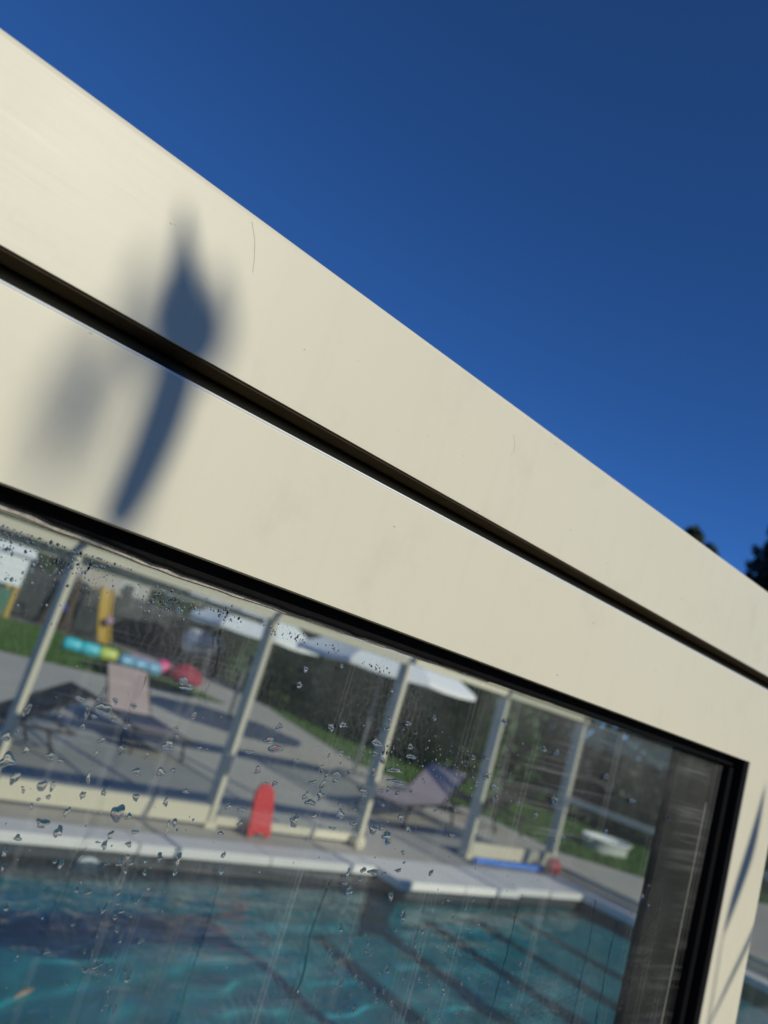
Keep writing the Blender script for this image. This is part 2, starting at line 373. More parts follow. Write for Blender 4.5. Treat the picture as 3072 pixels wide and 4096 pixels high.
# pool basin with its far lip following EDGE
WZ = -.13
def basin():
    m = MB(); zf = -1.22
    lip = [(PX0, PY0), (PX1, PY0)] + EDGE[::-1]
    n = len(lip)
    for i in range(n):
        (x0,y0),(x1,y1) = lip[i], lip[(i+1) % n]
        m.add([(x0,y0,0),(x1,y1,0),(x1,y1,-.27),(x0,y0,-.27)], [(0,3,2,1)])
    tag(m.build('pool_wall', M['liner_wall']), kind='structure')
    m = MB()
    for i in range(n):
        (x0,y0),(x1,y1) = lip[i], lip[(i+1) % n]
        m.add([(x0,y0,-.27),(x1,y1,-.27),(x1,y1,zf),(x0,y0,zf)], [(0,3,2,1)])
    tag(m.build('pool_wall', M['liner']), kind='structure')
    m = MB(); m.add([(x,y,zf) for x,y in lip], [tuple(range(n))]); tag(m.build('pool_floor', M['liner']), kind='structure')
basin()
def coping():
    root = bpy.data.objects.new('pool_coping', None); C.objects.link(root); root['kind'] = 'structure'
    def slab(pts):
        m = MB(); n = len(pts); z0, z1 = -.055, .012
        m.add([(x,y,z0) for x,y in pts]+[(x,y,z1) for x,y in pts], [tuple(reversed(range(n))), tuple(range(n,2*n))]+[(i,(i+1)%n,n+(i+1)%n,n+i) for i in range(n)])
        m.build('coping_slab', M['coping'], root, bevel=.008)
    ov = .035; g_ = .004
    # far edge, split into slabs at joints
    for a, b, ye in ((-3.2,-2.2,4.88),(-2.2,-1.2,4.88),(-1.2,-.2,4.88),(-.2,.8,4.87),(.8,1.8,4.87),(1.8,2.8,4.87),(2.8,3.9,4.86),(3.9,5.05-ov-.01,4.86),(5.05-ov,5.85,4.56),(5.85,6.62+ov,4.56),(6.62+ov+.01,7.25,4.63),(7.25,7.86,4.62)):
        slab([(a+g_,ye-ov),(b-g_,ye-ov),(b-g_,5.098),(a+g_,5.098)])
    slab([(7.86+g_,4.62-ov),(HX1-.002,4.62-ov),(HX1-.002,5.098),(7.86+g_,5.098)])
    ys = [.65, 1.6, 2.6, 3.6, 4.62-ov-g_]
    for a, b in zip(ys, ys[1:]): slab([(7.86-ov,a+g_),(HX1-.002,a+g_),(HX1-.002,b-g_),(7.86-ov,b-g_)])
    xs = [-3.49, -2.2, -.9, .4, 1.7, 3.0, 4.3, 5.6, 7.82]
    for a, b in zip(xs, xs[1:]): slab([(a+g_,.652),(b-g_,.652),(b-g_,.985),(a+g_,.985)])
coping()
def steps():
    root = bpy.data.objects.new('pool_steps', None); C.objects.link(root); root['kind'] = 'structure'
    for k, x in enumerate((4.35, 4.95, 5.5, 6.05, 6.6)):
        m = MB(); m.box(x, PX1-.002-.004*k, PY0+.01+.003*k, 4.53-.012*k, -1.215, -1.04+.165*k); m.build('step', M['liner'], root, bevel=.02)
steps()
m = MB()
nx, ny = 330, 130
wv = [(random.uniform(0,6.28), random.uniform(7,26), random.uniform(0,6.28)) for _ in range(16)]
def wave(x, y): return sum(.020/k*math.sin(k*(x*math.cos(a)+y*math.sin(a))+p+.5*math.sin(1.7*x+a)) for a, k, p in wv)
for j in range(ny+1):
    for i in range(nx+1):
        x = PX0+.003+(PX1-PX0-.006)*i/nx; yf = 4.875 if x < 5.05 else (4.57 if x < 6.62 else 4.64)
        yy = PY0+.003+(yf-.006-PY0)*j/ny; m.v.append((x, yy, WZ+wave(x, yy)*.40))
for j in range(ny):
    for i in range(nx):
        a = j*(nx+1)+i; m.f.append((a,a+1,a+nx+2,a+nx+1))
POOL_WATER = tag(m.build('pool_water', M['water'], smooth=True), kind='structure')
POOL_WATER.cycles.is_caustics_caster = True       # sunlight is refracted by the waves onto the liner
sd.cycles.is_caustics_light = True
for o in bpy.data.objects:
    if o.name.startswith(('pool_floor', 'pool_wall', 'step')): o.cycles.is_caustics_receiver = True

# ================================================================== the enclosure
ENC = empty('pool_enclosure', (0,0,0), 0, 'cream framed glazed pool enclosure with rain-spotted window in the foreground', 'pool enclosure')
XL, XR = -1.55, 4.3
XC = .9785            # right end of the near window opening
def ground_rail(z): return z
rail_x('top_rail', XL, XR, rrect(.40, .455, 1.640, 1.7355, .0045, corners=(1,1,0,0)), M['cream'], ENC)
rail_x('header_rail', XL, XR, rrect(.40, .455, 1.535, 1.6245, .0022, corners=(1,1,0,0)), M['cream'], ENC)
mb = MB(); mb.tube([(XL,.4010,1.6241),(XR,.4010,1.6241)], .0010, 8); mb.build('rim_glint', M['white_plastic'], ENC, smooth=True)  # white rod imitates the sun glint along the header's top edge
rail_x('joint_liner', XL, XR, rrect(.4015, .436, 1.6383, 1.6397, .0002, corners=(0,0,0,0)), M['seal'], ENC)
rail_x('joint_seal', XL, XR, rrect(.437, .450, 1.622, 1.643, .002), M['seal'], ENC)
mb = MB(); mb.tube([(XL,.4225,1.6345),(XR,.4225,1.6345)], .0036, 10); mb.build('joint_bead', M['bead'], ENC, smooth=True)
for x0, x1 in ((XC, 1.077), (-.72, -.62), (4.2, 4.3)):
    rail_z('stile', .16, 1.535, rrect(x0, x1, .40, .455, .0025), M['cream'], ENC)
rail_x('bottom_rail', XL, XR, rrect(.39, .465, .03, .16, .004), M['cream'], ENC)
# black gasket round the near opening, its lower edge a little ragged
def gasket():
    m = MB(); n = 160; r2 = random.Random(5)
    x0, x1 = -.62, XC
    for i in range(n+1):
        x = x0+(x1-x0)*i/n
        zb = 1.535 - .0066 - .0046*min(1, max(0, (x-.07)/.13)) + (r2.uniform(-.0016, .0008) if x < .62 and r2.random() < .4 else 0)
        for y, z in ((.4135, 1.535), (.4135, zb+.0015), (.4145, zb), (.4195, zb)): m.v.append((x, y, z))
    for i in range(n):
        for k in range(3): m.f.append((4*i+k, 4*i+k+1, 4*i+5+k, 4*i+4+k))
    m.build('gasket', M['rubber'], ENC)
    m = MB(); m.sweep(rrect(XC-.012, XC, .4012, .4195, .002), [(0,0,.16),(0,0,1.535)], lambda i: (Vector((1,0,0)), Vector((0,1,0)))); m.build('gasket', M['rubber'], ENC)
    m = MB(); m.sweep(rrect(XC-.0245, XC-.0135, .411, .4195, .002), [(0,0,.16),(0,0,1.5225)], lambda i: (Vector((1,0,0)), Vector((0,1,0)))); m.build('gasket', M['rubber'], ENC)
    # weathered sealant line showing under the gasket, thinning to the right
    m = MB(); n = 110
    for i in range(n+1):
        x = -.62+1.12*i/n; t_ = i/n
        top = 1.535 - .0058 - .0046*min(1, max(0, (x-.07)/.13)); hgt = .0052*(1-max(0, t_-.45)*1.25) + r2.uniform(-.0004, .0004)
        for y, z in ((.4175,top+.001),(.4172,top-hgt*.5),(.4178,top-hgt),(.4194,top-hgt-.0006)): m.v.append((x,y,z))
    for i in range(n):
        for k in range(3): m.f.append((4*i+k, 4*i+k+1, 4*i+5+k, 4*i+4+k))
    m.build('sealant', M['silicone'], ENC)
gasket()
# near panes
def pane(x0, x1, mat):
    m = MB(); m.box(x0, x1, .420, .424, .16, 1.5335); return m.build('glass_pane', mat, ENC)
PANE = pane(-.618, XC-.001, M['pane'])
pane(1.0785, 4.199, M['pane']); pane(XL, -.7215, M['pane2'])
# gaskets on the next window
rail_z('gasket', .16, 1.534, rrect(1.0772, 1.092, .408, .4195, .002), M['rubber'], ENC)
# dark inner stile behind the glass, with a thin pale edge strip and a latch
rail_z('inner_stile', .16, 1.532, rrect(.864, .949, .430, .434, .0008), M['bronze'], ENC)
rail_z('inner_stile', .16, 1.5315, rrect(.9545, .9780, .4270, .4860, .002), M['rubber'], ENC)
rail_z('edge_strip', .16, 1.475, rrect(.9500, .9518, .429, .436, .0005, corners=(0,0,0,0)), M['silicone'], ENC)

# ---------------- droplets on the pane
DR = '''0.4367,1.3921,8.6,8;0.4316,1.432,17.2,3.6;0.634,1.4424,7.3,8;0.2225,1.3862,7.6,7.6;0.3996,1.4559,10.4,5.2;0.7654,1.4582,13,4.1;0.2361,1.4631,9.2,5.7;0.1932,1.4397,8.3,6;0.1532,1.4053,7.2,6.9;0.3145,1.4375,10.3,4.7;0.4206,1.3962,7.1,6.6;0.3475,1.395,6.5,7.2;0.5439,1.4428,9.3,4.5;0.4253,1.4396,13.4,3.1;0.2389,1.4273,6.4,6.4;0.3856,1.4036,6,6.7;0.4771,1.3376,5.3,7.4;0.2628,1.3004,4.9,7.8;0.4334,1.3669,9.6,3.9;0.5301,1.4504,9.1,4;0.4148,1.3532,5.6,6.3;0.7091,1.475,7.2,4.6;0.4378,1.4518,8.8,3.6;0.4459,1.4071,4.8,6.3;0.3563,1.4079,7.2,4.1;0.363,1.4132,4.7,6.2;0.3628,1.4209,6.3,4.5;0.5989,1.4836,5.9,4.8;0.6108,1.4271,5.9,4.8;0.5355,1.4963,7,4;0.3074,1.4418,7.8,3.5;0.5474,1.2818,4.4,6.2;0.5245,1.4648,6.8,3.9;0.4581,1.3511,5.1,5.1;0.4144,1.3123,3.7,6.8;0.6192,1.4839,5.1,4.9;0.183,1.3766,5.3,4.7;0.1604,1.3974,3.7,6.7;0.4989,1.318,3.3,7.5;0.4763,1.2998,4.2,5.8;0.85,1.449,5.9,4.1;0.1756,1.3952,4.2,5.7;0.4105,1.4445,5.3,4.4;0.7318,1.4238,4.9,4.7;0.4563,1.3997,5.1,4.5;0.2403,1.4114,5.1,4.4;0.1931,1.3733,3.6,6.2;0.4011,1.4213,7.4,3;0.4049,1.4358,4.6,4.8;0.4006,1.3981,5.7,3.8;0.3543,1.4588,5.2,4.1;0.3507,1.4117,4,5.3;0.5078,1.4619,7.3,2.9;0.2423,1.3052,6,3.5;0.8476,1.3577,5.8,3.6;0.5068,1.3998,7.1,2.9;0.2707,1.3648,3.6,5.7;0.4292,1.3979,6.6,3.1;0.3635,1.4623,4.8,4.2;0.2112,1.4192,3.1,6.5;0.3538,1.421,6.1,3.3;0.372,1.4292,8,2.5;0.5503,1.4346,3.5,5.7;0.4344,1.4586,6.2,3.2;0.3119,1.4514,4.2,4.7;0.8298,1.3669,5.6,3.5;0.1484,1.4167,4.5,4.2;0.4247,1.4255,5.4,3.5;0.837,1.378,5.2,3.6;0.4326,1.2918,3,6.2;0.5159,1.2906,4.1,4.5;0.3729,1.4244,5.4,3.3;0.4988,1.2659,3,5.9;0.357,1.4304,3.6,4.9;0.3043,1.3972,5.8,3;0.4947,1.3703,4.1,4.2;0.2251,1.4097,4.9,3.5;0.4228,1.3679,4.8,3.5;0.1535,1.4315,3,5.6;0.5066,1.3101,2.2,7.6;0.1738,1.4107,3.8,4.3;0.6483,1.4087,3.8,4.3;0.4322,1.3109,2.3,7;0.3061,1.4222,4.1,3.9;0.4251,1.4745,4.7,3.4;0.2933,1.3982,3.5,4.5;0.2579,1.3647,3.5,4.4;0.4086,1.365,2.8,5.5;0.409,1.4513,2.9,5.3;0.5038,1.4192,6.4,2.4;0.2345,1.3353,3,5.1;0.3171,1.4804,3.8,4;0.4346,1.424,4.9,3.1;0.4175,1.3274,3.7,4.1;0.5266,1.3145,2.8,5.4;0.1847,1.4361,2.9,5.2;0.2359,1.3031,4.3,3.5;0.3829,1.4324,4.4,3.4;0.5776,1.2636,3.1,4.8;0.303,1.3594,3.9,3.8;0.6619,1.4129,3.9,3.8;0.6684,1.2602,4.2,3.5;0.3697,1.4437,4.3,3.4;0.4066,1.4682,3.3,4.4;0.451,1.4842,3.9,3.7;0.4217,1.3011,3,4.8;0.2953,1.4324,6.2,2.3;0.4582,1.3698,5.7,2.5;0.473,1.278,3.3,4.3;0.3339,1.4328,5.9,2.4;0.5218,1.2956,3.7,3.8;0.1607,1.4111,4,3.5;0.401,1.4481,4.6,3;0.2216,1.3686,2.8,4.9;0.2601,1.3848,3.1,4.4;0.1783,1.4423,4.7,2.9;0.2302,1.3959,2.9,4.7;0.4978,1.2917,2.6,5.2;0.4533,1.2727,3.2,4.2;0.2566,1.3813,2.2,6;0.5118,1.2737,2.2,6;0.2231,1.3743,2.8,4.6;0.1812,1.3959,2.1,6.1;0.4785,1.2846,2.5,5.1;0.3632,1.3994,3.1,4.1;0.4054,1.4751,4.7,2.7;0.2485,1.4466,3.5,3.6;0.2218,1.3437,3.6,3.5;0.5309,1.2629,3.3,3.8;0.5286,1.286,3.3,3.8;0.1937,1.3834,2.6,4.8;0.1987,1.4023,2.1,5.9;0.2558,1.2855,2.2,5.6;0.1983,1.4228,3,4.1;0.5032,1.3274,2.7,4.5;0.3182,1.4913,4.3,2.8;0.4539,1.3109,2.8,4.3;0.5544,1.3529,2.5,4.8;0.5231,1.3508,5.2,2.3;0.3225,1.4161,3.8,3.1;0.4223,1.3612,5.3,2.2;0.4685,1.2853,2.9,4;0.5495,1.2627,3.4,3.4;0.2497,1.3955,2.6,4.4;0.2011,1.3569,2.6,4.4;0.4903,1.2753,2.6,4.4;0.253,1.3404,2,5.7;0.1694,1.3608,2.7,4.2;0.3824,1.3934,5.4,2.1;0.5205,1.4429,4.5,2.5;0.6443,1.2669,3.5,3.1;0.3061,1.3892,4,2.7;0.237,1.3771,3.7,2.9;0.2644,1.3182,2.9,3.7;0.4089,1.358,5.1,2.1;0.199,1.3932,2.6,4.1;0.1732,1.3681,3.8,2.8;0.5375,1.3168,3.8,2.8;0.5598,1.3283,3,3.5;0.2469,1.3244,2.5,4.1;0.3628,1.4271,3.1,3.3;0.5364,1.3108,3.3,3.1;0.2358,1.3702,3.5,2.9;0.5561,1.3103,3.5,2.9;0.448,1.4275,4.4,2.3;0.2604,1.4032,3.6,2.8;0.2455,1.3342,3.6,2.8;0.5711,1.2632,2.5,4;0.5711,1.3319,3.1,3.2;0.4732,1.3276,3.8,2.6;0.5821,1.435,3.4,2.9;0.2095,1.4448,3.6,2.7;0.2715,1.357,2.7,3.6;0.4464,1.2816,2.3,4.2;0.5676,1.2872,3,3.2;0.3011,1.3691,2.8,3.4;0.5429,1.2955,3.4,2.8;0.2098,1.4332,3.5,2.7;0.2622,1.2812,2.3,4.1;0.2476,1.4135,2.6,3.6;0.4174,1.4233,3.6,2.6;0.4458,1.2942,2.4,3.9;0.2009,1.4358,3.1,3;0.294,1.3817,4.4,2.1;0.2512,1.319,2,4.6;0.458,1.3829,3.6,2.5;0.2513,1.3039,2.5,3.6;0.2299,1.3851,2.9,3.1;0.2341,1.3595,2.9,3.1;0.5353,1.3392,2.9,3.1;0.642,1.3009,2.9,3.1;0.4447,1.3667,4.9,1.8;0.6014,1.2934,3.8,2.3;0.4485,1.3129,2.4,3.6;0.4479,1.319,2,4.3;0.4537,1.2893,2,4.3;0.2426,1.3385,3.3,2.6;0.1806,1.3337,2.3,3.7;0.4428,1.3244,2.4,3.5;0.5757,1.2909,2.6,3.2;0.2429,1.3306,2.5,3.3;0.6311,1.2865,3.4,2.4;0.198,1.4452,2.7,3;0.1803,1.409,3.6,2.2;0.4028,1.4181,4.6,1.7;0.2516,1.3102,1.7,4.6;0.1883,1.4449,2.6,3;0.2102,1.396,2.6,3;0.4928,1.3431,2.6,3;0.347,1.5003,3.1,2.5;0.4,1.4942,3.5,2.2;0.5971,1.2873,4.8,1.6;0.5343,1.2685,4.2,1.8;0.2518,1.3554,2.4,3.1;0.2577,1.3477,2.3,3.2;0.2108,1.3122,3,2.4;0.1982,1.4149,1.9,3.7;0.5926,1.3123,2.7,2.6;0.3826,1.4095,3.3,2.1;0.24,1.3438,2.2,3.1;0.1853,1.4284,2.6,2.6;0.2413,1.36,2.5,2.7;0.4459,1.2744,1.9,3.5;0.4398,1.2707,1.9,3.5;0.5657,1.2994,3.5,1.9;0.4239,1.4139,3,2.2;0.2277,1.4192,2.1,3.1;0.2496,1.3621,2.1,3.1;0.2394,1.3558,2.1,3.1;0.4803,1.4163,3.4,1.9;0.4687,1.2958,2.1,2.9;0.3151,1.4153,3.2,1.9;0.2401,1.4376,3,2;0.1974,1.3581,2,2.9;0.3977,1.4079,3.4,1.7;0.1892,1.4347,3,1.9;0.238,1.3632,1.8,3.1;0.2269,1.359,2.4,2.3;0.2424,1.4329,2.4,2.2;0.1711,1.4324,1.8,2.9;0.1741,1.3842,1.9,2.7;0.2596,1.4289,3.2,1.6;0.181,1.39,2.5,2;0.215,1.3441,2,2.5;0.1713,1.3535,1.7,2.8;0.4623,1.3758,2.6,1.8;0.228,1.296,1.6,2.9;0.2364,1.3206,1.5,3;0.4065,1.4482,1.8,2.2;0.2368,1.3117,1.3,3;0.2261,1.2793,1.3,2.9;0.2525,1.3314,2.3,1.6;0.1764,1.3882,2.6,1.4;0.2319,1.3131,1.3,2.5;0.1671,1.3913,1.5,2.1;0.2171,1.3696,2.7,1.1;0.1982,1.4097,1.9,1.5;0.1961,1.3081,1.9,1.4;0.2438,1.3007,1.6,1.5;0.2197,1.3258,2.3,1;0.1975,1.3342,1.4,1.4;0.1659,1.3932,1.4,1.1'''
def drop_mesh(wd, ht, seed):
    r = random.Random(seed); n = 26; rings = 6; v = []; f = []
    a1, a2, a3 = r.uniform(.08,.28), r.uniform(.06,.24), r.uniform(.02,.15); p1, p2, p3 = (r.uniform(0,6.28) for _ in range(3))
    tail = r.uniform(0, .5); dome = min(wd, ht)*r.uniform(.12, .24)
    lean = r.uniform(-.35, .15)
    def rad(t): return 1 + a1*math.cos(2*t+p1) + a2*math.cos(3*t+p2) + a3*math.cos(5*t+p3)
    off = r.uniform(-.15,.15), r.uniform(-.35,.05)
    for k in range(rings):
        q = 1 - k/rings
        for i in range(n):
            t = 2*math.pi*i/n; rr = (1+(rad(t)-1)*min(1, q*1.3))*q
            x = rr*math.cos(t)*wd/2; z = rr*math.sin(t)*ht/2
            x *= 1 - tail*.5*(z/(ht/2)+.3) if z > -.15*ht else 1
            x += lean*z*.5 + off[0]*wd*(1-q)*.5; z += off[1]*ht*(1-q)*.5
            v.append((x, -dome*(1-q**2.4)**.8 if k else 0, z))
    v.append((off[0]*wd*.5, -dome, off[1]*ht*.5))
    for k in range(rings-1):
        for i in range(n):
            j = (i+1) % n; f.append((k*n+i, k*n+j, (k+1)*n+j, (k+1)*n+i))
    top = len(v)-1
    for i in range(n): f.append(((rings-1)*n+i, (rings-1)*n+(i+1) % n, top))
    f.append(tuple(reversed(range(n))))
    me = bpy.data.meshes.new('water_droplet'); me.from_pydata(v, [], f)
    sm = [True]*len(me.polygons); sm[-1] = False; me.polygons.foreach_set('use_smooth', sm)
    me.materials.append(M['drop']); me.update(); return me
for k, d in enumerate(DR.split(';')):
    x, z, wd, ht = map(float, d.split(','))
    o = bpy.data.objects.new('water_droplet', drop_mesh(wd/1000*1.15, ht/1000*1.15, k)); C.objects.link(o); o.parent = PANE; o.location = (x, .4197, z)
# fine spray and condensation beads: real beads, joined
def beads(spots, name, label, seed, n=8):
    r = random.Random(seed); m = MB()
    for (x, z, s_) in spots:
        wx, wz = s_*r.uniform(.8,1.2), s_*r.uniform(.8,1.5); dm = s_*r.uniform(.06,.13); b = len(m.v); ph = r.uniform(0, 1)
        for q, d_ in ((1,0),(.78,.55),(.42,.9)):
            for i in range(n):
                t = 2*math.pi*i/n+ph; m.v.append((x+wx*.5*q*math.cos(t), .4196-dm*d_, z+wz*.5*q*math.sin(t)))
        m.v.append((x, .4196-dm, z))
        for k in range(2):
            for i in range(n): j=(i+1)%n; m.f.append((b+k*n+i,b+k*n+j,b+(k+1)*n+j,b+(k+1)*n+i))
        for i in range(n): m.f.append((b+2*n+i,b+2*n+(i+1)%n,b+3*n))
        m.f.append(tuple(b+i for i in reversed(range(n))))
    o = m.build(name, M['drop'], PANE, smooth=True); o['kind'] = 'stuff'; o['label'] = label
rr = random.Random(21); sp = []
for _ in range(450):
    x, z = rr.uniform(.10, .93), rr.uniform(1.20, 1.47)
    sp.append((x, z, .0006+.0011*rr.random()**3))
for _ in range(700):      # fine dots low on the right
    x = rr.uniform(.80, .955); z = 1.16+.20*rr.random()**1.6; sp.append((x, z, .0006+.0007*rr.random()))
beads(sp, 'fine_spray', 'fine water specks between the larger drops', 31, 7)
sp = []
for cx, cz, sx, sz, n in ((.115,1.511,.020,.005,170),(.150,1.508,.012,.006,160),(.205,1.505,.010,.005,120),(.245,1.509,.010,.003,60),(.30,1.510,.012,.002,40),(.335,1.510,.006,.002,16),(.12,1.487,.012,.006,70),(.38,1.506,.008,.003,30),(.46,1.458,.03,.012,70),(.40,1.445,.03,.012,70),(.50,1.44,.03,.02,80),(.55,1.46,.03,.014,80)):
    for _ in range(n): sp.append((rr.gauss(cx,sx), min(1.5165, rr.gauss(cz,sz)), .0005+.0014*rr.random()**2))
beads(sp, 'condensation_beads', 'patches of condensation beads under the window head', 32, 7)
# rivulets running down the pane
def rivulet(x, z0, z1, wd, seed, drift=0.0):
    r = random.Random(seed); m = MB(); n = 70; off = 0; vx = 0
    for i in range(n+1):
        t_ = i/n; z = z0+(z1-z0)*t_; vx = vx*.8+r.gauss(0,.00016); off += vx; ww = wd*(.75+.5*r.random()*.5+.25*math.sin(t_*23+seed))
        cx_ = x+off+drift*t_
        for a, d_ in ((-.5,0),(-.42,.10),(-.2,.15),(.2,.15),(.42,.10),(.5,0)): m.v.append((cx_+a*ww, .41955-min(.0006, wd)*d_*.16, z))
    for i in range(n):
        for k in range(5): m.f.append((6*i+k, 6*i+k+1, 6*i+7+k, 6*i+6+k))
        m.f.append((6*i+5, 6*i, 6*i+6, 6*i+11))
    m.build('water_run', M['drop'], PANE)
for a in ((.208,1.462,1.31,.0046,1,-.008),(.238,1.36,1.16,.0009,2,.0),(.247,1.36,1.16,.0007,3,.004),(.305,1.35,1.17,.0030,4,-.004),(.395,1.36,1.20,.0020,5,-.004),(.247,1.50,1.455,.0026,6,.004),(.165,1.51,1.49,.0022,7,.004),(.74,1.36,1.22,.0012,8,.0),(.79,1.34,1.22,.0016,9,.0),(.62,1.36,1.25,.0010,10,.0)): rivulet(*a)

# ---------------- far side of the enclosure
FY = 5.40
POSTS = [-1.14, .46, 1.93, 3.66, 5.29, 6.87, 8.41]
for x in POSTS:
    o = rail_z('post', .06, 1.70, rrect(x-.022, x+.022, FY, FY+.125, .004), M['cream'], ENC)
    m = MB(); m.box(x-.055, x+.055, FY-.02, FY+.105, .004, .058); m.build('foot', M['cream'], ENC, bevel=.006)
m = MB(); m.tube([(5.20,FY-.115,.062),(5.20,FY-.025,.062)], .055, 20); m.tube([(5.20,FY-.13,.062),(5.20,FY-.112,.062)], .03, 14); m.build('guide_wheel', M['cream'], ENC, smooth=False, bevel=.006)
rail_x('header_rail', -1.2, 5.24, rrect(FY-.03, FY+.06, 1.70, 1.775, .005), M['cream'], ENC)
rail_x('header_rail', 5.34, 8.45, rrect(FY-.01, FY+.07, 1.72, 1.79, .005), M['cream'], ENC)
rail_x('eave_rail', -1.2, 8.45, rrect(FY-.05, FY+.05, 1.800, 1.850, .006), M['cream'], ENC)
rail_x('eave_panel', -1.2, 8.45, rrect(FY-.02, FY+.03, 1.8505, 2.02, .004), M['cream'], ENC)
rail_x('lower_header_rail', -1.2, 3.60, rrect(FY+.09, FY+.13, 1.63, 1.685, .004), M['cream'], ENC)
for x0, x1 in ((-1.1,.42),(.50,1.89),(1.97,3.62),(3.70,5.25),(6.91,8.37)):
    rail_x('bottom_rail', x0, x1, rrect(FY+.005, FY+.07, .03, .10 if x0 > 3.6 and x0 < 6 else .17, .004), M['cream'], ENC)
    m = MB(); m.box(x0, x1, FY+.030, FY+.034, .102 if 3.6 < x0 < 6 else .171, 1.699); m.build('glazing', M['pane2'], ENC)
# gable end
GX = 8.41
for y in (.46, 2.1, 3.75):
    rail_z('post', .06, 1.78, rrect(GX-.03, GX+.03, y-.03, y+.03, .004), M['cream'], ENC)
def rail_y(name, y0, y1, prof, mat):
    m = MB(); m.sweep(prof, [(0,y0,0),(0,y1,0)], lambda i: (Vector((1,0,0)), Vector((0,0,1)))); return m.build(name, mat, ENC)
rail_y('gable_rail', .50, FY-.002, rrect(GX-.025, GX+.025, .78, .845, .004), M['cream'])
rail_y('gable_rail', .50, FY-.002, rrect(GX-.03, GX+.03, .02, .085, .004), M['cream'])
rail_y('gable_rail', .50, FY-.06, rrect(GX-.03, GX+.03, 1.785, 1.86, .004), M['cream'])
for y0, y1 in ((.50,2.065),(2.135,3.715),(3.785,FY-.003)):
    m = MB(); m.box(GX-.002, GX+.002, y0, y1, .847, 1.783); m.build('glazing', M['pane2'], ENC)
    m = MB(); m.box(GX-.002, GX+.002, y0, y1, .087, .778); m.build('glazing', M['pane2'], ENC)
rail_x('added_shade_beam', -1.2, 5.72, rrect(.80, .86, 1.80, 1.93, .004), M['cream'], ENC)  # unseen beam added to shade the far pool wall and coping edge
rail_x('purlin', -1.2, 8.38, rrect(2.16, 2.44, 2.085, 2.115, .004), M['cream'], ENC)
# roof: low arches and tinted sheets
def arch(t_):    # 0 near eave .. 1 far eave
    y = .43+(FY-.02-.43)*t_; z = 1.705+.10*t_+.36*math.sin(math.pi*t_)**.9
    return y, z
NA = 24
for x in POSTS:
    pts = [arch(i/NA) for i in range(NA+1)]; pts[0] = (.462, 1.69); pts[-1] = (FY-.055, 1.81)
    m = MB()
    m.sweep(rrect(-.017, .017, -.03, .03, .004, 2), [(x,y,z) for y,z in pts],
            lambda i: (Vector((1,0,0)), Vector((0, -(pts[min(i+1,NA)][1]-pts[max(i-1,0)][1]), pts[min(i+1,NA)][0]-pts[max(i-1,0)][0])).normalized()))
    m.build('roof_rib', M['cream'], ENC)
for x0, x1 in zip(POSTS, POSTS[1:]):
    if abs(x0-5.29) < .01: continue        # this bay stands open
    m = MB()
    for i in range(NA+1):
        y, z = arch(i/NA)
        if i == 0: y, z = .462, 1.715
        m.v += [(x0+.032,y,z+.012),(x1-.032,y,z+.012)]
    for i in range(NA): m.f.append((2*i,2*i+1,2*i+3,2*i+2))
    m.build('roof_sheet', M['roof'], ENC, smooth=True)

# ================================================================== things at the pool
# red kickboard leaning on the far bottom rail
def kickboard():
    e = empty('kickboard', (4.05, FY-.115, .013), math.radians(6), 'red foam kickboard leaning upright against the cream bottom rail', 'kickboard')
    out = []
    for k in range(17):
        t_ = math.pi*k/16; out.append((.105*math.cos(t_), .295+.115*math.sin(t_)))
    out += [(-.112,.16),(-.122,.03),(-.115,0),(-.075,.0),(-.055,.028),(.055,.028),(.075,0),(.115,0),(.122,.03),(.112,.16)]
    m = MB(); th = .032; ln = .235; n = len(out)
    v = []
    for s_ in (0, 1):
        for a, b in out: v.append((a, b*ln+s_*th*-.97, b*.972+s_*th*.235))
    m.add(v, [tuple(range(n)), tuple(reversed(range(n,2*n)))]+[(i,n+i,n+(i+1)%n,(i+1)%n) for i in range(n)])
    m.build('board', M['red_foam'], e, bevel=.007)
    m = MB(); 
    for zz in (.20, .235): m.tube([(-.09, zz*ln-.0335, zz*.972+.0085),(.09, zz*ln-.0335, zz*.972+.0085)], .004, 6)
    m.build('grip_ridges', M['red_foam'], e)
kickboard()
m = MB(); m.tube([(6.74+1.2*i/14, 5.20+.02*math.sin(i*.5), .045+.004*math.sin(i*.9)) for i in range(15)], .032, 12)
tag(m.build('pool_noodle', M['blue_foam'], smooth=True), 'blue foam pool noodle lying on the pale coping', 'pool noodle')
e = empty('ball', (8.10, 5.18, .092), 0, 'small red ball at the end of the blue noodle', 'ball')
m = MB(); m.sphere((0,0,0), .088, .088, .088, 24, 16); m.build('ball_skin', M['red_ball'], e, smooth=True)
m = MB(); m.tube([(0,-.085,.03),(0,-.0915,.032)], .008, 10); m.build('valve', M['red_foam'], e)
# round fittings in the pool wall
def fitting(x, y, z, rr_, label):
    e = empty('pool_light', (x,y,z), 0, label, 'pool light', 'round fittings in the pool wall')
    m = MB(); n = 28
    for r_, d_ in ((rr_,0),(rr_,-.012),(rr_*.86,-.02),(rr_*.80,-.012)):
        for i in range(n): t_ = 2*math.pi*i/n; m.v.append((r_*math.cos(t_), d_, r_*math.sin(t_)))
    for k in range(3):
        for i in range(n): j=(i+1)%n; m.f.append((k*n+i,k*n+j,(k+1)*n+j,(k+1)*n+i))
    m.build('trim_ring', M['white_enamel'], e, smooth=True)
    m = MB(); m.add([(rr_*.79*math.cos(2*math.pi*i/n), -.010, rr_*.79*math.sin(2*math.pi*i/n)) for i in range(n)], [tuple(range(n))]); m.build('lens', M['white_plastic'], e)
fitting(2.50, 4.862, -.235, .13, 'pale round fitting in the pool wall at the left')
fitting(5.85, 4.555, -.235, .085, 'small pale round fitting beside the pool steps')
m = MB()
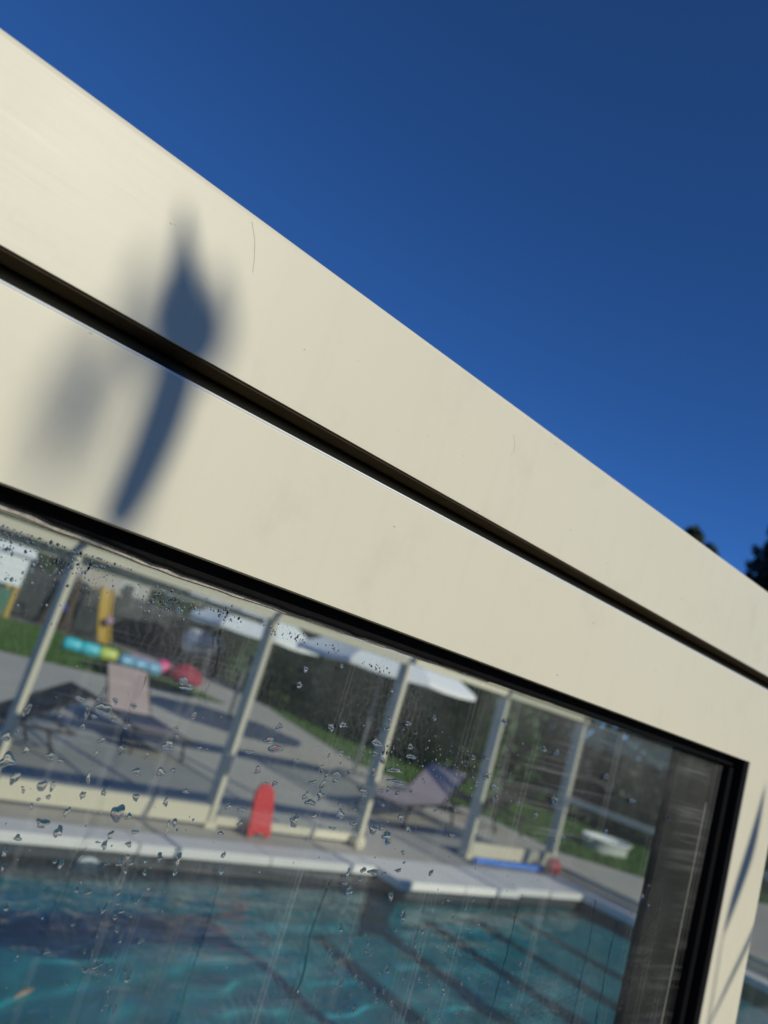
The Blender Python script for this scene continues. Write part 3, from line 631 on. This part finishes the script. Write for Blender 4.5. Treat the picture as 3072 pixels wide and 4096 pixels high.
for i in range(9):
    t_ = i/8; wd = .022*math.sin(math.pi*min(1,t_*.95+.03)); m.v += [(1.55+.12*t_, 3.22+.10*t_-wd, WZ+.006+.006*math.sin(t_*5)), (1.55+.12*t_, 3.22+.10*t_+wd, WZ+.008+.006*math.sin(t_*5))]
for i in range(8): m.f.append((2*i,2*i+1,2*i+3,2*i+2))
o = m.build('floating_leaf', M['dead_leaf'], smooth=True); s_ = o.modifiers.new('thick','SOLIDIFY'); s_.thickness = .002
tag(o, 'pale dry leaf floating on the teal water', 'leaf')

# sun loungers ------------------------------------------------------
def lounger(loc, rz, ang, mat, label, seat=1.25, back=.70, wd=.58, sz=.25):
    e = empty('sun_lounger', loc, rz, label, 'sun lounger', 'sun loungers on the terrace')
    hw = wd/2; ca, sa = math.cos(ang), math.sin(ang)
    m = MB(); m.box(.02, seat-.01, -hw+.02, hw-.02, sz-.006, sz+.006); m.build('seat', mat, e)
    m = MB(); m.obox((seat, -hw+.02, sz), (back*ca,0,back*sa), (0,wd-.04,0), (-.012*sa,0,.012*ca)); m.build('backrest', mat, e)
    m = MB()
    for s_ in (-1, 1): m.tube([(0,s_*hw,sz),(seat,s_*hw,sz),(seat+.55,s_*hw,sz)], .016, 8)
    m.tube([(0,-hw,sz),(0,hw,sz)], .016, 8); m.tube([(seat+.55,-hw,sz),(seat+.55,hw,sz)], .016, 8); m.tube([(seat*.5,-hw,sz-.03),(seat*.5,hw,sz-.03)], .012, 8)
    m.build('frame', M['frame_dark'], e, smooth=True)
    m = MB()
    for s_ in (-1, 1): m.tube([(seat,s_*(hw-.015),sz+.012),(seat+back*ca,s_*(hw-.015),sz+.012+back*sa)], .014, 8)
    m.tube([(seat+back*ca,-hw+.015,sz+.012+back*sa),(seat+back*ca,hw-.015,sz+.012+back*sa)], .014, 8); m.build('back_frame', M['frame_dark'], e, smooth=True)
    for s_ in (-1, 1):
        for lx, dx in ((.22,-.10),(seat+.30,.12)):
            m = MB(); m.tube([(lx,s_*hw,sz),(lx+dx,s_*(hw+.01),.005)], .016, 8); m.build('leg', M['frame_dark'], e, smooth=True)
    for s_ in (-1, 1):
        m = MB(); m.tube([(seat+back*.55*ca,s_*(hw-.04),sz+back*.55*sa-.01),(seat+.42,s_*(hw-.04),sz+.005)], .010, 6); m.build('back_stay', M['frame_dark'], e, smooth=True)
lounger((1.18,7.05,0), math.radians(4), math.radians(29), M['char_mesh'], 'charcoal sun lounger with raised back at the left edge of the window')
lounger((4.30,7.6,0), math.radians(86), math.radians(40), M['pink_mesh'], 'dusty pink sun lounger facing the pool, behind the second post')
lounger((6.46,6.48,0), math.radians(20), math.radians(33), M['mauve_mesh'], 'mauve sun lounger with raised back beside the lawn')
lounger((9.22,8.35,0), math.radians(-90), math.radians(40), M['char_mesh'], 'charcoal sun lounger seen from behind, between the two right-hand posts')

# parasols ------------------------------------------------------------
def parasol(x, y, zb, half, rise, rz, label):
    e = empty('parasol', (x,y,0), rz, label, 'parasol', 'white parasols on the terrace')
    m = MB(); n = 8; cs = []
    for i in range(n):
        t_ = math.pi/4*i + math.pi/8; cs.append((half*math.cos(t_), half*math.sin(t_)))
    K = 6
    for k in range(K+1):
        q = 1-k/K*.97
        for i in range(n):
            for u in range(3):
                a, b = cs[i], cs[(i+1)%n]; f_ = u/3; px, py = a[0]+(b[0]-a[0])*f_, a[1]+(b[1]-a[1])*f_
                sag = .03*math.sin(math.pi*f_)*q
                m.v.append((px*q, py*q, zb+rise*(1-q)**.92-sag))
    N = n*3
    for k in range(K):
        for i in range(N): j=(i+1)%N; m.f.append((k*N+i,k*N+j,(k+1)*N+j,(k+1)*N+i))
    b0 = len(m.v)
    for i in range(N): v = m.v[i]; m.v.append((v[0]*1.003, v[1]*1.003, v[2]-.07))
    for i in range(N): j=(i+1)%N; m.f.append((i,b0+i,b0+j,j))
    m.f.append(tuple(range(K*N,K*N+N)))
    o = m.build('canopy', M['white_cloth'], e); sl = o.modifiers.new('thick','SOLIDIFY'); sl.thickness = .004
    m = MB(); m.tube([(0,0,.06),(0,0,zb+rise+.08)], .024, 10); m.build('pole', M['metal'], e, smooth=True)
    m = MB(); m.tube([(0,0,.004),(0,0,.06)], .28, 20); m.build('base', M['metal'], e, bevel=.01)
    for i in range(n):
        m = MB(); m.tube([(0,0,zb+rise*.93),(cs[i][0]*.97,cs[i][1]*.97,zb+.0)], .009, 5); m.build('rib', M['metal'], e)
parasol(8.05, 12.4, 1.62, 1.30, .70, .1, 'white parasol between the second and third posts')
parasol(8.2, 8.9, 1.66, 1.48, .66, .1, 'wide white parasol behind the third post')
parasol(13.0, 22.6, 2.12, 1.55, .6, .3, 'distant white parasol left of the second post')

# toys on the left lawn ------------------------------------------------
def floaty(name, p0, p1, r, bands, label, cat, grp='pool toys on the lawn'):
    e = empty(name, p0, 0, label, cat, grp)
    p0, p1 = Vector(p0), Vector(p1); k = len(bands)
    for i, b in enumerate(bands):
        a_, b_ = (p1-p0)*(i/k), (p1-p0)*((i+1)/k)
        m = MB(); pts = [a_+(b_-a_)*(j/6) for j in range(7)]
        m.tube(pts, [r*(.86 if j in (0,6) else 1.0+.06*math.sin(math.pi*j/6)) for j in range(7)], 16); m.build('tube_section', M[b], e, smooth=True)
floaty('air_mattress', (6.75,17.9,.17), (7.95,17.6,.17), .15, ['cyan','cyan','lime'], 'cyan and lime inflatable mattress at the left end of the toy row', 'inflatable')
floaty('air_mattress', (7.75,17.0,.17), (8.75,16.9,.17), .15, ['skyblue','skyblue','skyblue'], 'sky blue inflatable tube in the middle of the toy row', 'inflatable')
floaty('air_mattress', (8.15,17.45,.18), (8.75,17.4,.18), .16, ['lilac','lilac'], 'lilac inflatable lying behind the sky blue tube', 'inflatable')
e = empty('beach_ball', (9.02,17.35,.21), 0, 'bright pink beach ball next to the sky blue tube', 'ball')
m = MB(); m.sphere((0,0,0), .20,.20,.20, 20, 14); m.build('ball_skin', M['pink'], e, smooth=True)
m = MB(); m.tube([(0,-.195,.06),(0,-.208,.063)], .014, 8); m.build('valve', M['lilac'], e)
def beanbag():
    m = MB(); n = 20; rng = random.Random(3)
    for r_, z in ((.30,.006),(.40,.05),(.44,.16),(.38,.28),(.26,.38),(.12,.45),(.03,.48)):
        for i in range(n): t_ = 2*math.pi*i/n; q = r_*(1+.05*math.sin(3*t_+z*9)+rng.uniform(-.02,.02)); m.v.append((9.45+q*math.cos(t_)*1.1, 16.95+q*math.sin(t_), z))
    for k in range(6):
        for i in range(n): j=(i+1)%n; m.f.append((k*n+i,k*n+j,(k+1)*n+j,(k+1)*n+i))
    m.f.append(tuple(reversed(range(n)))); m.f.append(tuple(range(6*n,7*n)))
    tag(m.build('beanbag', M['maroon'], smooth=True), 'dark red beanbag at the right end of the toy row', 'beanbag')
beanbag()
# play slide and play house
def slide():
    e = empty('play_slide', (9.72,23.3,0), 0, 'ochre yellow slide below a beige platform on the far lawn', 'slide')
    prof = lambda t_: (0, -.55+1.15*t_, .10+1.50*(t_**1.25))
    m = MB(); pts = [prof(i/10) for i in range(11)]
    for p in pts: m.v += [(-.18,p[1],p[2]),(.18,p[1],p[2]),(.18,p[1],p[2]-.03),(-.18,p[1],p[2]-.03)]
    for i in range(10):
        for k in range(4): m.f.append((4*i+k,4*i+(k+1)%4,4*i+4+(k+1)%4,4*i+4+k))
    m.build('chute', M['yellow'], e)
    for s_ in (-1, 1):
        m = MB(); m.tube([(s_*.19,p[1],p[2]+.07) for p in pts], .045, 8); m.build('side_rail', M['yellow'], e, smooth=True)
    m = MB(); m.box(-.62,.52,.62,1.5,1.55,1.63); m.build('platform', M['beige'], e)
    for x0, x1 in ((-.62,-.26),(-.25,.12),(.13,.52)):
        m = MB(); m.box(x0,x1,1.42,1.46,1.632,2.16); m.build('back_board', M['beige'], e)
    for x, y in ((-.58,.68),(.48,.68),(-.58,1.44),(.48,1.44)):
        m = MB(); m.box(x-.045,x+.045,y-.045,y+.045,.004,1.548); m.build('leg', M['slat'], e)
slide()
e = empty('ball', (9.74,22.98,.64), 0, 'pale pink ball halfway down the yellow slide', 'ball')
m = MB(); m.sphere((0,0,.10), .14,.14,.14, 16, 10); m.build('ball_skin', M['lilac'], e, smooth=True)
m = MB(); m.tube([(0,-.136,.14),(0,-.148,.143)], .01, 8); m.build('valve', M['pink'], e)
def playhouse():
    e = empty('playhouse', (6.4,23.9,0), 0, 'white playhouse with green base and yellow corner posts at the left edge', 'playhouse')
    for x in (-.75,.62):
        for y in (-.4,.4): m = MB(); m.box(x-.06,x+.06,y-.06,y+.06,.006,1.25); m.build('corner_post', M['yellow'], e)
    m = MB(); m.box(-.68,.55,-.42,-.38,.10,.80); m.build('base_board', M['green_board'], e)
    for k in range(4): m = MB(); m.box(-.80,.68,-.47,-.43,.93+.22*k,.93+.22*k+.212); m.build('wall_board', M['white_plastic'], e)
    m = MB(); m.add([(-.9,-.6,1.82),(.8,-.6,1.82),(.8,0,2.3),(-.9,0,2.3),(.8,.6,1.82),(-.9,.6,1.82)], [(0,1,2,3),(3,2,4,5)]); o = m.build('roof', M['white_plastic'], e); o.modifiers.new('t','SOLIDIFY').thickness = .03
playhouse()
def swing():
    e = empty('swing', (8.45,23.6,0), 0, 'small timber swing with a blue seat beside the yellow slide', 'swing')
    for s_ in (-1,1):
        m = MB(); m.tube([(s_*.34,-.3,.006),(s_*.22,0,1.7)], .035, 6); m.tube([(s_*.34,.3,.006),(s_*.22,0,1.7)], .035, 6); m.build('leg', M['timber'], e)
    m = MB(); m.tube([(-.30,0,1.72),(.30,0,1.72)], .035, 8); m.build('beam', M['timber'], e)
    for s_ in (-1,1): m = MB(); m.tube([(s_*.13,0,1.70),(s_*.13,0,.80)], .01, 5); m.build('rope', M['metal'], e)
    m = MB(); m.sphere((0,0,.72), .20,.14,.12, 14, 8); m.build('seat', M['blue_plastic'], e, smooth=True)
swing()
def tank():
    e = empty('storage_tank', (12.65,22.2,0), math.radians(8), 'silver rounded storage tank with a dark band behind the lawn', 'tank')
    m = MB(); n = 22
    for q, x in ((.05,-.70),(.28,-.69),(.36,-.62),(.40,-.52),(.40,.52),(.36,.62),(.28,.69),(.05,.70)):
        for i in range(n): t_ = 2*math.pi*i/n; m.v.append((x, q*math.cos(t_), .88+q*math.sin(t_)))
    for k in range(7):
        for i in range(n): j=(i+1)%n; m.f.append((k*n+i,k*n+j,(k+1)*n+j,(k+1)*n+i))
    m.f.append(tuple(range(n))); m.f.append(tuple(range(7*n,8*n)))
    m.build('shell', M['tank'], e, smooth=True)
    m = MB(); m.box(-.66,.66,-.415,-.385,.80,.86); m.build('band', M['darkband'], e)
    for x in (-.42,.42): m = MB(); m.box(x-.06,x+.06,-.28,.28,.004,.56); m.build('cradle', M['darkband'], e)
tank()
# white tub on the right lawn
def tub():
    e = empty('plastic_tub', (11.6,6.62,.004), 0, 'low white plastic tub on the grass right of the terrace', 'tub')
    m = MB(); n = 26
    for q, z in ((.40,.0),(.46,.17),(.49,.185),(.49,.20),(.44,.195),(.38,.03)):
        for i in range(n): t_ = 2*math.pi*i/n; m.v.append((q*1.05*math.cos(t_), q*.7*math.sin(t_), z))
    for k in range(5):
        for i in range(n): j=(i+1)%n; m.f.append((k*n+i,k*n+j,(k+1)*n+j,(k+1)*n+i))
    m.f.append(tuple(range(5*n,6*n))); m.build('basin', M['white_plastic'], e, smooth=True)
    m = MB(); m.tube([(-.5,-.06,.17),(-.56,-.06,.15),(-.56,.06,.15),(-.5,.06,.17)], .012, 6); m.build('handle', M['white_plastic'], e, smooth=True)
tub()

# ================================================================== background
def leaves(m, fn, n, size, rng):
    for _ in range(n):
        p, s_ = fn(); sz = size*rng.uniform(.6,1.4)*s_
        a = Vector((rng.gauss(0,1),rng.gauss(0,1),rng.gauss(0,1))).normalized(); b = a.orthogonal().normalized(); c = a.cross(b)
        p = Vector(p); m.add([p-b*sz, p+c*sz*.5, p+b*sz, p-c*sz*.5], [(0,1,2,3)])
def hedge(name, x0, y0, x1, y1, th, hgt, n, mat, label, seed, size=.09, cat='hedge'):
    rng = random.Random(seed); e = empty(name, ((x0+x1)/2,(y0+y1)/2,0), 0, label, cat, 'hedges round the garden')
    d = Vector((x1-x0,y1-y0,0)); L_ = d.length; d.normalize(); nr = Vector((-d.y,d.x,0)); o_ = Vector((x0-(x0+x1)/2,y0-(y0+y1)/2,0))
    ph = [rng.uniform(0,6.28) for _ in range(4)]
    def fn():
        t_ = rng.random()*L_; top = hgt*(1+.10*math.sin(t_*1.1+ph[0])+.06*math.sin(t_*2.7+ph[1])); z = top*rng.random()**.75
        bul = 1+.18*math.sin(t_*1.9+z*2.2+ph[2])+.12*math.sin(t_*4.1-z*3+ph[3]); s_ = (rng.random()*2-1); s_ = math.copysign(abs(s_)**.4, s_)
        return o_+d*t_+nr*s_*th*.5*bul+Vector((0,0,z+rng.gauss(0,.05)+.05)), 1
    m = MB(); leaves(m, fn, n, size, rng); m.build('foliage', mat, e)
    for k in range(max(2, int(L_/1.2))):
        q = o_+d*(L_*(k+.5)/max(2,int(L_/1.2))); m = MB(); m.tube([q+Vector((0,0,.004)), q+Vector((.05,.03,hgt*.6))], [.05,.02], 6); m.build('stem', M['bark'], e)
hedge('hedge', 14.2, 18.2, 12.9, 9.6, 1.5, 2.15, 15000, M['hedge2'], 'clipped green hedge along the lawn right of the second post', 1)
hedge('hedge', 15.2, 25.5, 12.9, 18.8, 1.6, 2.3, 9000, M['hedge2'], 'farther green hedge behind the white parasols', 2)
hedge('hedge', 13.6, 12.6, 15.5, 4.6, 1.5, 3.6, 20000, M['hedge'], 'tall dark hedge behind the mauve lounger', 3, .10)
hedge('hedge', 15.6, 4.6, 17.5, -4.0, 1.4, 3.0, 12000, M['hedge'], 'tall dark hedge at the right end of the garden', 4, .10)
hedge('hedge', -9, -8.6, 40, -8.6, 1.2, 3.1, 46000, M['hedge'], 'long dark hedge behind the viewpoint, added to darken the window reflections', 5, .19)  # unseen hedge added so the panes mirror something dark
hedge('hedge', -8, 29.2, 22, 29.2, 2.0, 4.6, 30000, M['hedge'], 'tall dark hedge behind the slatted fence', 6, .16)
# dark slatted fence behind the left lawn
def fence(x0, x1, y, hgt, label):
    e = empty('slat_fence', ((x0+x1)/2,y,0), 0, label, 'fence')
    n = int(hgt/.16); hx = (x1-x0)/2
    bm_ = MB(); bm_.box(-hx,hx,-.012,.012,0,.145); me = bm_.mesh('slat'); me.materials.append(M['slat'])
    for k in range(n):
        o = bpy.data.objects.new('slat', me); C.objects.link(o); o.parent = e; o.location = (0,random.uniform(-.004,.004),.05+.16*k)
    np_ = int((x1-x0)/2)+1
    for k in range(np_):
        m = MB(); xx = -hx+2*hx*k/(np_-1); m.box(xx-.05,xx+.05,.02,.12,.004,hgt+.06); m.build('fence_post', M['slat'], e)
fence(-6, 15.5, 26.2, 1.75, 'dark slatted fence behind the play area')
def house():
    e = empty('garden_house', (11.2,27.6,0), 0, 'pale rendered garden house behind the dark fence', 'house')
    m = MB(); m.box(-1.5,1.6,0,3,.004,2.5); m.build('wall', M['render'], e)
    m = MB(); m.add([(-1.8,-.3,2.5),(1.9,-.3,2.5),(1.9,1.5,3.4),(-1.8,1.5,3.4),(1.9,3.3,2.5),(-1.8,3.3,2.5)], [(0,1,2,3),(3,2,4,5)]); o = m.build('roof', M['slat'], e); o.modifiers.new('t','SOLIDIFY').thickness = .08
    for x in (-.9,.5):
        m = MB(); m.box(x,x+.55,-.03,-.003,1.1,2.1); o = m.build('window', M['white_plastic'], e)
        m = MB(); m.box(x+.05,x+.5,-.034,-.031,1.15,2.05); m.build('pane', M['darkband'], o)
house()
def tree(name, x, y, hgt, rad, n, mat, label, seed, z0=.25, size=.16, conic=False, many=46, grp='trees beyond the garden'):
    rng = random.Random(seed); e = empty(name, (x,y,0), 0, label, 'tree', grp)
    m = MB(); m.tube([(0,0,.004),(.1,.05,hgt*.35),(.05,0,hgt*.75)], [.035*hgt*.6,.022*hgt*.6,.006*hgt], 8)
    for k in range(7):
        a = k*2.4; zz = hgt*(.3+.08*k); m.tube([(.06,.02,zz),(math.cos(a)*rad*.6,math.sin(a)*rad*.6,zz+hgt*.12)], [.010*hgt,.003*hgt], 5)
    m.build('trunk', M['bark'], e, smooth=True)
    clumps = []
    for k in range(many):
        if conic: t_ = rng.random()**1.2; zz = hgt*(z0+(1-z0)*t_); r_ = rad*(1-t_)*.9+.12; a = rng.uniform(0,6.28); q = r_*rng.uniform(.3,1); clumps.append((q*math.cos(a), q*math.sin(a), zz, .22*rad*(1.15-t_)+.1))
        else:
            v = Vector((rng.gauss(0,1),rng.gauss(0,1),rng.gauss(0,1))).normalized()*rng.random()**.4
            clumps.append((v.x*rad*.85, v.y*rad*.85, hgt*(z0+(1-z0)/2)+v.z*hgt*(1-z0)*.46, rad*rng.uniform(.18,.34)))
    def fn():
        c = rng.choice(clumps); v = Vector((rng.gauss(0,1),rng.gauss(0,1),rng.gauss(0,1))).normalized()*c[3]*rng.random()**.33
        return (c[0]+v.x, c[1]+v.y, max(.3, c[2]+v.z)), 1
    m = MB(); leaves(m, fn, n, size, rng); m.build('crown', mat, e)
k = 0
for x, y, h_, r_, mt, lb in ((1.5,32,6.5,3.2,'hedge','dark broadleaf tree behind the fence at the far left'),(6.5,33,6.0,3.0,'hedge','dark broadleaf tree behind the playhouse'),(9.0,34.5,7,3.2,'treeleaf','green tree above the yellow slide'),(14.6,33.5,6.5,3.3,'hedge','dark tree right of the garden house'),(19.5,31,7,3.5,'treeleaf','loose green tree behind the distant parasol'),(18.2,23.5,6.0,3.0,'hedge','dark tree behind the wide parasol'),(19.0,16.5,5.8,3.0,'hedge','dark rounded tree above the third post'),(20.8,9.8,5.4,2.7,'treeleaf','dark green tree behind the tall hedge at the right')):
    tree('broadleaf_tree', x, y, h_, r_, 5200, M[mt], lb, 50+k); k += 1
tree('broadleaf_tree', 22.0, 6.45, 10.7, 3.6, 45000, M['conifer'], 'large black-green tree at the right edge against the sky', 70, .25, .17, many=130)
tree('broadleaf_tree', 24.2, 12.75, 9.65, 1.0, 5000, M['treeleaf'], 'small tree top peeking over the cream rail against the sky', 71, .6, .13)

# shrub behind the photographer, whose leaves shade the cream rail
LV = [([(0.439, -1.449, 2.484), (0.444, -1.449, 2.529), (0.443, -1.449, 2.576), (0.433, -1.449, 2.619), (0.41, -1.449, 2.67)],[22, 26, 30, 25, 3]),
 ([(0.625, -2.593, 3.166), (0.628, -2.593, 3.185), (0.628, -2.593, 3.209), (0.618, -2.593, 3.238)],[10, 30, 28, 5]),
 ([(0.722, -3.298, 3.515), (0.711, -3.298, 3.537), (0.699, -3.298, 3.562), (0.693, -3.298, 3.589)],[10, 26, 24, 4]),
 ([(0.741, -3.65, 3.623), (0.738, -3.65, 3.66), (0.74, -3.65, 3.694), (0.742, -3.65, 3.728)],[6, 26, 28, 4])]
LV2 = [([(1.225,-1.097,2.106),(1.239,-1.097,2.158),(1.26,-1.097,2.213),(1.264,-1.097,2.291)],[2,26,28,2]),
 ([(1.212,-1.009,1.956),(1.256,-1.009,2.019),(1.307,-1.009,2.083),(1.343,-1.009,2.164)],[3,12,14,2])]
def shrub(root, lv, label, stems):
    e = empty('potted_shrub', root, 0, label, 'shrub'); R = Vector(root)
    m = MB(); n = 22
    for q, z in ((.13,.0),(.19,.30),(.205,.30),(.205,.34),(.175,.34),(.165,.29)):
        for i in range(n): t_ = 2*math.pi*i/n; m.v.append((q*math.cos(t_), q*math.sin(t_), z))
    for k in range(5):
        for i in range(n): j=(i+1)%n; m.f.append((k*n+i,k*n+j,(k+1)*n+j,(k+1)*n+i))
    m.f.append(tuple(range(5*n,6*n))); m.f.append(tuple(reversed(range(n)))); m.build('pot', M['terracotta'], e, smooth=True)
    for pts, wd in lv:
        pts = [Vector(p)-R for p in pts]; m = MB()
        for i, (p, w_) in enumerate(zip(pts, wd)):
            w_ = w_/2000; m.v += [tuple(p+Vector((-w_,.0,0))), tuple(p+Vector((0,-.15*w_,0))), tuple(p+Vector((w_,.0,0)))]
        for i in range(len(pts)-1): m.f += [(3*i,3*i+1,3*i+4,3*i+3),(3*i+1,3*i+2,3*i+5,3*i+4)]
        o = m.build('leaf', M['oleander'], e, smooth=True); o.modifiers.new('t','SOLIDIFY').thickness = .0008; o.modifiers.new('s','SUBSURF').render_levels = 2
        b = pts[0]; s_ = MB(); s_.tube([(b.x*.1,b.y*.1,.29),(b.x*.5,b.y*.5,b.z*.5),(b.x*.95,b.y*.95,b.z-.15),b], [.008,.006,.003,.0016], 6); s_.build('stem', M['bark'], e, smooth=True)
shrub((.62,-2.6,.0), LV, 'tall slender leafy shrub in a pot behind the viewpoint, shading the upper rail', 3)
shrub((1.45,-1.25,.0), LV2, 'slender leafy shrub in a pot behind the viewpoint, shading the stile', 2)

# stray fibres stuck to the upper rail
def fibre(p, label):
    m = MB(); m.tube(p, .00006, 5); tag(m.build('plant_fibre', M['hair']), label, 'fibre')
fibre([(.1650,.3997,1.7290),(.1705,.3996,1.7205),(.1745,.3996,1.7100),(.1765,.3996,1.7020)], 'thin dark fibre stuck to the upper cream rail near the shadow')
fibre([(.4300,.3997,1.7120),(.4335,.3996,1.7060),(.4350,.3996,1.7000),(.4330,.3996,1.6960)], 'thin fibre stuck to the upper cream rail at its middle')
